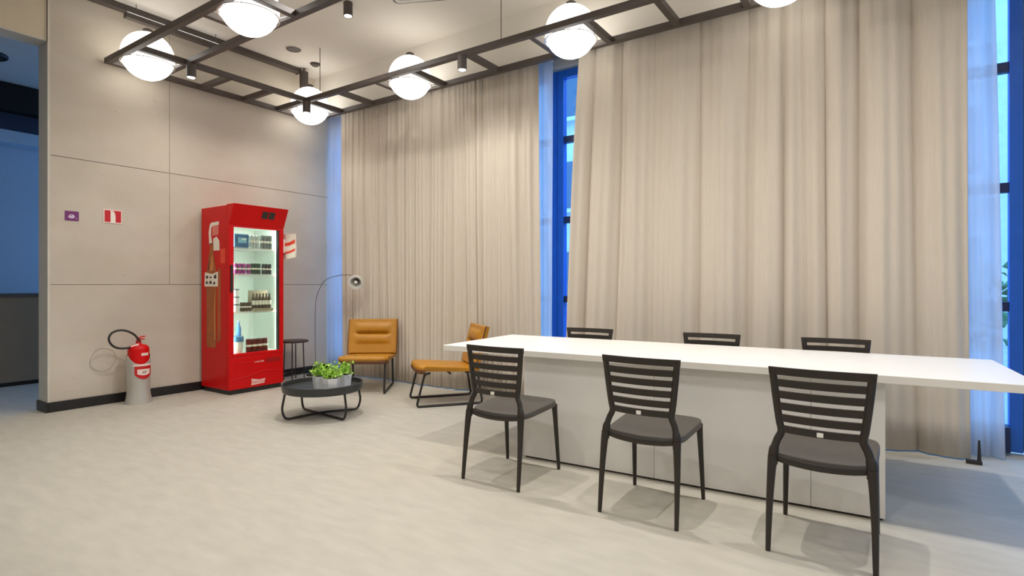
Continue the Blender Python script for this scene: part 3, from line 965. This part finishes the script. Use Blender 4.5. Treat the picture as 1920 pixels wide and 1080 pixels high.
# printed bottle on the visible side
YS = -hy - 0.0006
def side_print(pts, name, m, lift=0.0015):
    return obj(name, prism(pts, 'y', YS - lift, YS), m, cab)
BX = -0.07
bot = [(0.085, 0.50), (0.105, 0.55), (0.10, 0.90), (0.112, 1.15), (0.115, 1.25), (0.095, 1.38), (0.06, 1.50), (0.036, 1.60), (0.034, 1.67)]
bot = [(BX + x, z) for x, z in bot] + [(BX - x, z) for x, z in reversed(bot)]
side_print(bot, 'bottle_print', M_AMBER)
side_print([(BX + x, z) for x, z in ((-0.03, 1.36), (0.0, 1.52), (0.025, 1.54), (0.045, 1.38), (0.01, 1.36))], 'highlight_print', M_AMBER_L, 0.002)
side_print([(BX + x, z) for x, z in ((-0.085, 1.37), (-0.05, 1.37), (-0.03, 1.47), (-0.05, 1.48))], 'highlight_print', mat('dark_amber_print', (0.16, 0.025, 0.006), 0.35), 0.002)
side_print([(BX + x, z) for x, z in ((0.06, 0.58), (0.085, 0.60), (0.08, 1.0), (0.07, 1.15), (0.055, 0.9))], 'highlight_print', M_AMBER_L, 0.002)
side_print([(0.055, 0.56), (0.125, 0.60), (0.13, 1.36), (0.075, 1.40), (0.06, 1.2)], 'second_bottle_print', mat('rust_print', (0.42, 0.09, 0.02), 0.4, var=0.2), 0.0009)
side_print([(BX - 0.145, 1.185), (BX + 0.135, 1.185), (BX + 0.14, 1.35), (BX + 0.02, 1.325), (BX - 0.135, 1.345)], 'label_print', M_PRINTW, 0.0025)
for k, (x, z, w_, h_) in enumerate(((-0.115, 1.275, 0.05, 0.035), (-0.12, 1.215, 0.05, 0.03), (-0.045, 1.215, 0.055, 0.035), (-0.04, 1.28, 0.05, 0.018), (0.04, 1.21, 0.045, 0.03), (0.055, 1.275, 0.055, 0.045))):
    side_print([(BX + x, z), (BX + x + w_, z), (BX + x + w_ * 0.9, z + h_), (BX + x + w_ * 0.15, z + h_ * 0.8)], 'lettering_print', M_PRINTK, 0.0032)
side_print([(BX - 0.045, 1.66), (BX - 0.055, 1.80), (BX - 0.03, 1.88), (BX + 0.0, 1.90), (BX + 0.155, 1.905), (BX + 0.155, 1.87), (BX + 0.02, 1.862), (BX - 0.005, 1.84), (BX - 0.01, 1.76), (BX + 0.02, 1.66)], 'cap_swirl_print', M_PRINTW)
side_print([(BX + 0.02, 1.86), (BX + 0.15, 1.868), (BX + 0.145, 1.76), (BX + 0.02, 1.75)], 'flag_print', mat('salmon_print', (0.72, 0.20, 0.16), 0.5), 0.001)
side_print([(BX + 0.045, 1.585), (BX + 0.17, 1.585), (BX + 0.165, 1.69), (BX + 0.11, 1.74), (BX + 0.04, 1.72)], 'flag_label_print', M_PRINTW)
side_print([(0.12, 1.44), (0.215, 1.44), (0.215, 1.60), (0.12, 1.60)], 'sticker', M_ORANGE)
# flag sign on the far side
fs = thing('flag_sign', 'small white and red flag sign sticking out beside the fridge', 'sign', (-5.98, 3.985, 1.6))
FSX = [(-0.02, -0.06), (0.0, -0.10), (0.26, -0.075), (0.27, 0.0), (0.255, 0.20), (-0.02, 0.205)]
obj('bracket', box(-0.03, 0.02, -0.012, 0.012, -0.02, 0.14), M_TAG, fs)
obj('panel', prism([(x * 0.8, z) for x, z in FSX], 'y', 0.0 + 0.012, 0.03), M_PRINTW, fs, bevel=0.002)
for z0, z1 in ((0.06, 0.105), (-0.03, 0.0)):
    obj('red_swoosh', prism([(-0.016, z0), (0.1, z0 + 0.005), (0.212, z0 + 0.03), (0.212, z1 + 0.03), (0.1, z1), (-0.016, z1 - 0.008)], 'y', 0.0095, 0.012), M_ORANGE, fs)

# stock in the fridge: each can, pack and bottle
M_CAN = {'grey': mat('grey_can', (0.20, 0.22, 0.22), 0.35, metal=0.3, var=0.5, scale=30), 'pale': mat('pale_can', (0.52, 0.55, 0.53), 0.35, metal=0.3, var=0.4, scale=30),
         'magenta': mat('magenta_can', (0.30, 0.03, 0.20), 0.35, metal=0.2, var=0.5, scale=30), 'green': mat('dark_green_can', (0.03, 0.07, 0.05), 0.35, metal=0.2, var=0.6, scale=30),
         'black': mat('black_can', (0.05, 0.055, 0.06), 0.35, metal=0.2, var=0.7, scale=30), 'wine': mat('wine_red_can', (0.13, 0.008, 0.012), 0.35, metal=0.2, var=0.3, scale=30),
         'cola': mat('brown_can', (0.09, 0.055, 0.035), 0.35, metal=0.2, var=0.5, scale=30)}
M_LID = mat('can_lid', (0.6, 0.6, 0.6), 0.3, metal=0.9)
XF = -6.02
def can(colour, y, z, r, hgt, label, group, x=XF):
    t = thing('drink_can', label, 'can', (x, y, z), 0, group)
    obj('body', lathe([(r * 0.82, 0), (r, 0.008), (r, hgt - 0.012), (r * 0.84, hgt)], 14), M_CAN[colour], t, smooth=False)
    obj('lid', lathe([(r * 0.82, hgt), (r * 0.82, hgt + 0.002)], 14), M_LID, t)
    obj('band', lathe([(r + 0.0006, hgt * 0.42), (r + 0.0006, hgt * 0.58)], 14, cap=False), M_PRINTW, t)
    return t
ordn = ['first', 'second', 'third', 'fourth']
def canrow(colour, y0, y1, n_, z, hgt, word, shelf):
    w_ = (y1 - y0) / n_
    for k in range(n_):
        lab = '%s can, %s from left in its row, %s fridge shelf' % (word, ordn[k], shelf)
        can(colour, y0 + w_ * (k + 0.5), z + 0.0005, min(w_ * 0.47, 0.033), hgt, lab, 'cans in the drinks fridge')
canrow('pale', 3.585, 3.70, 3, SH[0], 0.15, 'pale slim', 'top')
canrow('grey', 3.715, 3.865, 4, SH[0], 0.155, 'dark grey', 'top')
canrow('magenta', 3.395, 3.54, 3, SH[1], 0.115, 'magenta', 'second')
canrow('green', 3.60, 3.72, 3, SH[1], 0.12, 'dark green', 'second')
canrow('black', 3.735, 3.86, 3, SH[1], 0.118, 'black and white', 'second')
canrow('cola', 3.475, 3.61, 4, SH[2], 0.10, 'small brown', 'third')
canrow('wine', 3.545, 3.81, 4, 0.44, 0.15, 'wine red', 'bottom')
can('magenta', 3.572, SH[1] + 0.0005, 0.022, 0.115, 'single magenta can beside the dark green cans on the second shelf', 'cans in the drinks fridge')
pk = thing('drink_pack', 'blue drinks multipack on the top shelf of the fridge', 'drinks pack', (XF - 0.03, 3.48, SH[0]))
obj('carton', cbox((0, 0, 0.076), (0.12, 0.17, 0.15)), mat('blue_carton', (0.015, 0.10, 0.24), 0.4, var=0.4, scale=18), pk, bevel=0.012)
obj('logo_panel', box(0.0602, 0.061, -0.045, 0.055, 0.05, 0.11), mat('light_blue_print', (0.20, 0.45, 0.60), 0.4), pk)
obj('logo_stripe', box(0.061, 0.0617, 0.0, 0.05, 0.085, 0.1), M_PRINTW, pk)
pk = thing('drink_pack', 'brown open tray of drinks on the third shelf of the fridge', 'drinks pack', (XF - 0.03, 3.735, SH[2]))
obj('tray', box(-0.06, 0.06, -0.115, 0.125, 0.0, 0.03), mat('kraft_card', (0.33, 0.27, 0.18), 0.7), pk, bevel=0.003)
obj('rear_card', box(-0.06, -0.055, -0.115, 0.125, 0.03, 0.235), mat('kraft_card', (0.33, 0.27, 0.18), 0.7), pk)
for k in range(6):
    y = -0.095 + k * 0.04
    cn = obj('bottle', lathe([(0.016, 0.03), (0.018, 0.035), (0.018, 0.14), (0.009, 0.18), (0.009, 0.2)], 10, center=(0.02, y, 0)), M_CAN['cola'], pk)
    obj('bottle_label', lathe([(0.0186, 0.07), (0.0186, 0.12)], 10, center=(0.02, y, 0), cap=False), M_PRINTW, cn)
for j, z in enumerate((SH[2], SH[2] + 0.085, SH[2] + 0.17)):
    tb_ = thing('food_tub', ['white tub with dark lid at the bottom of the third shelf stack', 'white tub with dark lid in the middle of the third shelf stack', 'white tub with dark lid on top of the third shelf stack'][j], 'tub', (XF - 0.01, 3.425, z + 0.0005), 0, 'stacked tubs in the fridge')
    obj('cup', lathe([(0.034, 0), (0.04, 0.07)], 16), M_TAG, tb_)
    obj('lid', lathe([(0.043, 0.07), (0.043, 0.082)], 16), mat('slate_lid', (0.07, 0.12, 0.15), 0.4), tb_)
bw = thing('plastic_tub', 'white tub with blue rim at the bottom left of the fridge', 'tub', (XF - 0.03, 3.455, 0.4405))
obj('tub', lathe([(0.055, 0), (0.066, 0.13)], 20), M_TAG, bw)
obj('rim', lathe([(0.07, 0.13), (0.07, 0.185), (0.062, 0.19)], 20), mat('blue_tub_rim', (0.08, 0.22, 0.42), 0.4, var=0.4, scale=30), bw)
bt = thing('water_bottle', 'blue water bottle standing on the blue rimmed tub', 'bottle', (XF - 0.03, 3.475, 0.631))
obj('body', lathe([(0.024, 0), (0.026, 0.01), (0.026, 0.09), (0.011, 0.13), (0.011, 0.15)], 14), mat('blue_bottle', (0.10, 0.25, 0.55), 0.25), bt)
obj('cap', lathe([(0.013, 0.15), (0.013, 0.17)], 12), mat('pale_blue_cap', (0.35, 0.5, 0.75), 0.4), bt)

# ------------------------------------------------------------------ fire extinguisher and its stand
ex0 = (-6.37, 2.60)
sto = thing('extinguisher_stand', 'silver floor stand holding the fire extinguisher', 'stand', (ex0[0], ex0[1], 0), math.radians(0))
# open-fronted tapering shell, front lip scooped out and a flared foot
bm = bmesh.new()
NA = 40
prof_s = [(0.118, 0.0), (0.115, 0.03), (0.104, 0.10), (0.100, 0.16), (0.102, 0.22), (0.106, 0.30), (0.107, 1.0)]
to_cam = math.atan2(-ex0[1], -ex0[0]) + 0.25
def lip(a):
    d = abs((a - to_cam + PI) % (2 * PI) - PI)
    return 0.402 + 0.09 * min(1, (d / 1.3) ** 2)
outer = []; inner = []
for k in range(NA):
    a = 2 * PI * k / NA
    zt = lip(a)
    co = []; ci = []
    for r, z in prof_s:
        z = min(z, zt)
        co.append(bm.verts.new((r * math.cos(a), r * math.sin(a), z)))
    for z in (zt, 0.10):
        ci.append(bm.verts.new((0.101 * math.cos(a), 0.101 * math.sin(a), z)) if z == zt else bm.verts.new((0.097 * math.cos(a), 0.097 * math.sin(a), 0.10)))
    outer.append(co + ci)
for k in range(NA):
    a, b = outer[k], outer[(k + 1) % NA]
    for i in range(len(a) - 1):
        bm.faces.new((a[i], b[i], b[i + 1], a[i + 1]))
bm.faces.new([outer[k][-1] for k in range(NA)])
bm.faces.new([outer[k][0] for k in reversed(range(NA))])
shade_auto(obj('shell', bm, M_STAND, sto), 35)
def curved_patch(a0, a1, r, z0, z1, n_=10, taper=0.0):
    bm = bmesh.new()
    rows_ = []
    for k in range(n_ + 1):
        u = k / n_
        a = a0 + (a1 - a0) * u
        dz = taper * (2 * u - 1) ** 2
        rows_.append([bm.verts.new((q * math.cos(a), q * math.sin(a), z)) for q, z in ((r, z0 + dz), (r + 0.0015, z0 + dz), (r + 0.0015, z1), (r, z1))])
    for a, b in zip(rows_[:-1], rows_[1:]):
        for i in range(4):
            bm.faces.new((a[i], a[(i + 1) % 4], b[(i + 1) % 4], b[i]))
    bm.faces.new(rows_[0]); bm.faces.new(list(reversed(rows_[-1])))
    return bm
AC = to_cam + 0.15
obj('rim_band', curved_patch(AC - 0.85, AC + 0.85, 0.1082, 0.383, 0.403), M_PINKW, sto)
stk = obj('sticker', curved_patch(AC - 0.72, AC + 0.85, 0.1075, 0.25, 0.381, taper=0.05), M_SIGNR, sto)
obj('sticker_emblem', curved_patch(AC - 0.5, AC + 0.62, 0.1092, 0.29, 0.352, taper=0.015), M_PINKW, stk)
RZ = lambda a: Matrix.Translation((0.1115 * math.cos(a), 0.1115 * math.sin(a), 0.32)) @ Matrix.Rotation(a, 4, 'Z') @ FX
text_mesh('sticker_lettering', 'AP', 0.034, M_PRINTK, stk, RZ(AC + 0.05), 0.0006)
ex = thing('fire_extinguisher', 'red fire extinguisher with looped black hose against the concrete wall', 'fire extinguisher', (ex0[0], ex0[1], 0.101))
shade_auto(obj('cylinder', lathe([(0.08, 0), (0.094, 0.012), (0.0945, 0.445), (0.088, 0.472), (0.064, 0.490), (0.03, 0.498), (0.022, 0.51)], 32), M_RED, ex), 40)
obj('valve', lathe([(0.022, 0.508), (0.024, 0.53), (0.016, 0.545), (0.012, 0.56)], 14), M_REDD, ex)
vd = AC
ux, uy = math.cos(vd), math.sin(vd)
tx, ty = -math.sin(vd), math.cos(vd)       # to the right as seen from the viewer
obj('lever', tube([(-tx * 0.02, -ty * 0.02, 0.552), (tx * 0.03, ty * 0.03, 0.572), (tx * 0.06, ty * 0.06, 0.574)], 0.008, 6), M_RED, ex)
obj('carry_handle', tube([(-tx * 0.01, -ty * 0.01, 0.54), (tx * 0.03, ty * 0.03, 0.548), (tx * 0.055, ty * 0.055, 0.546)], 0.007, 6), M_RED, ex)
obj('name_plate', curved_patch(AC - 0.15, AC + 0.62, 0.0947, 0.385, 0.412), M_PINKW, ex)
loop = []
for q, z in ((0.0, 0.535), (-0.05, 0.60), (-0.12, 0.642), (-0.19, 0.65), (-0.25, 0.625), (-0.272, 0.57), (-0.245, 0.51), (-0.19, 0.475), (-0.12, 0.468), (-0.07, 0.478)):
    loop.append((tx * q + ux * 0.02, ty * q + uy * 0.02, z))
shade_auto(obj('hose', tube(smooth_path(loop, 5), 0.0105, 8), M_HOSE, ex))
obj('nozzle', tube([(tx * -0.08 + ux * 0.02, ty * -0.08 + uy * 0.02, 0.476), (tx * -0.02 + ux * 0.05, ty * -0.02 + uy * 0.05, 0.495)], [0.010, 0.015], 8), M_PINKW, ex)

# ------------------------------------------------------------------ wall signs
sg = thing('wall_sign', 'small purple sign with a pale emblem on the concrete wall', 'sign', (LW, 2.102, 1.872))
obj('panel', prism(rrect(0.112, 0.092, 0.006), 'x', 0.0005, 0.004), M_PURPLE, sg)
obj('emblem', prism([(-0.032, -0.012), (-0.018, 0.012), (-0.002, 0.016), (0.014, 0.012), (0.026, -0.006), (0.012, -0.022), (-0.014, -0.024)], 'x', 0.004, 0.0048), mat('lilac_print', (0.62, 0.52, 0.66), 0.5), sg)
obj('emblem_dot', prism([(-0.006 + 0.006 * math.cos(a * PI / 4), 0.004 + 0.006 * math.sin(a * PI / 4)) for a in range(8)], 'x', 0.0048, 0.0054), M_PURPLE, sg)
obj('emblem_dot', prism([(0.036 + 0.005 * math.cos(a * PI / 4), -0.022 + 0.005 * math.sin(a * PI / 4)) for a in range(8)], 'x', 0.004, 0.0048), mat('lilac_print', (0.62, 0.52, 0.66), 0.5), sg)
sg = thing('wall_sign', 'red and white fire equipment sign on the concrete wall', 'sign', (LW, 2.446, 1.90))
obj('panel', prism(rrect(0.165, 0.14, 0.004), 'x', 0.0005, 0.004), M_PINKW, sg)
obj('red_field', box(0.004, 0.0048, -0.072, -0.022, -0.058, 0.06), M_SIGNR, sg)
obj('red_field', box(0.004, 0.0048, 0.026, 0.074, -0.058, 0.06), M_SIGNR, sg)
obj('red_field', box(0.004, 0.0046, -0.022, 0.026, -0.058, 0.06), M_SIGNR, sg)
obj('extinguisher_symbol', prism([(-0.02, -0.066), (0.024, -0.066), (0.024, 0.0), (0.02, 0.03), (0.008, 0.055), (-0.02, 0.058)], 'x', 0.0049, 0.0056), M_PRINTW, sg)

# ------------------------------------------------------------------ reading lamp and side table in the corner
lp_ = thing('arc_lamp', 'slim arc floor lamp with a chrome head beside the left drape', 'floor lamp', (-6.36, 4.72, 0))
obj('base', lathe([(0.12, 0), (0.12, 0.012), (0.03, 0.02), (0.012, 0.03)], 28), M_BLACK, lp_)
arc = smooth_path([(0, 0, 0.02), (-0.01, 0, 0.5), (0.0, 0.0, 0.95), (0.07, 0.01, 1.15), (0.20, 0.015, 1.27), (0.42, 0.02, 1.32), (0.63, 0.02, 1.33), (0.75, 0.02, 1.315)], 6)
shade_auto(obj('stem', tube(arc, 0.0045, 8), mat('grey_stem', (0.25, 0.25, 0.26), 0.4, metal=0.6), lp_))
hp = Vector((0.775, 0.02, 1.235))
ra = Matrix.Rotation(math.radians(62), 4, 'X') @ Matrix.Identity(4)
def tilt(bm):
    # turn the lathe axis towards the viewer and a little down
    ax_ = Vector((0.60, -0.72, -0.30)).normalized()
    q = Vector((0, 0, 1)).rotation_difference(ax_).to_matrix().to_4x4()
    bmesh.ops.transform(bm, matrix=Matrix.Translation(hp) @ q, verts=bm.verts)
    return bm
shade_auto(obj('lamp_head', tilt(lathe([(0.02, -0.10), (0.05, -0.085), (0.082, -0.04), (0.096, 0.0), (0.092, 0.018), (0.068, 0.018), (0.06, -0.01), (0.03, -0.05), (0.001, -0.055)], 30)), M_LAMP, lp_), 40)
obj('socket', tilt(lathe([(0.03, -0.052), (0.028, -0.01), (0.02, -0.005)], 16)), M_PRINTK, lp_)
obj('bulb', tilt(lathe([(0.02, -0.012), (0.024, 0.0), (0.016, 0.018), (0.004, 0.024)], 16)), M_TAG, lp_)
obj('switch_knob', tilt(lathe([(0.018, 0.0), (0.018, 0.014)], 12, center=(-0.02, 0.045, 0.0))), M_PRINTK, lp_)
stt = thing('side_table', 'small dark wire side table half behind the red fridge', 'side table', (-6.27, 4.33, 0))
obj('table_top', lathe([(0.17, 0.478), (0.175, 0.482), (0.175, 0.498), (0.17, 0.502)], 32), mat('dark_wood_top', (0.045, 0.025, 0.02), 0.45, var=0.2), stt)
for k in range(4):
    a = PI / 4 + k * PI / 2
    obj('leg', tube([(0.11 * math.cos(a), 0.11 * math.sin(a), 0.48), (0.125 * math.cos(a), 0.125 * math.sin(a), 0.0)], 0.007, 8), M_BLACK, stt)
obj('foot_ring', tube([(0.122 * math.cos(2 * PI * k / 24), 0.122 * math.sin(2 * PI * k / 24), 0.08) for k in range(25)], 0.005, 6), M_BLACK, stt)

# black curtain weight at the right sheer
cw = thing('floor_bracket', 'small black floor bracket at the foot of the wide drape', 'bracket', (0.47, 4.87, 0))
obj('foot', box(-0.05, 0.035, -0.02, 0.02, 0.0, 0.025), M_PRINTK, cw, bevel=0.004)
obj('upright', tube([(0.02, 0, 0.02), (0.02, 0.01, 0.16)], [0.012, 0.006], 8), M_PRINTK, cw)
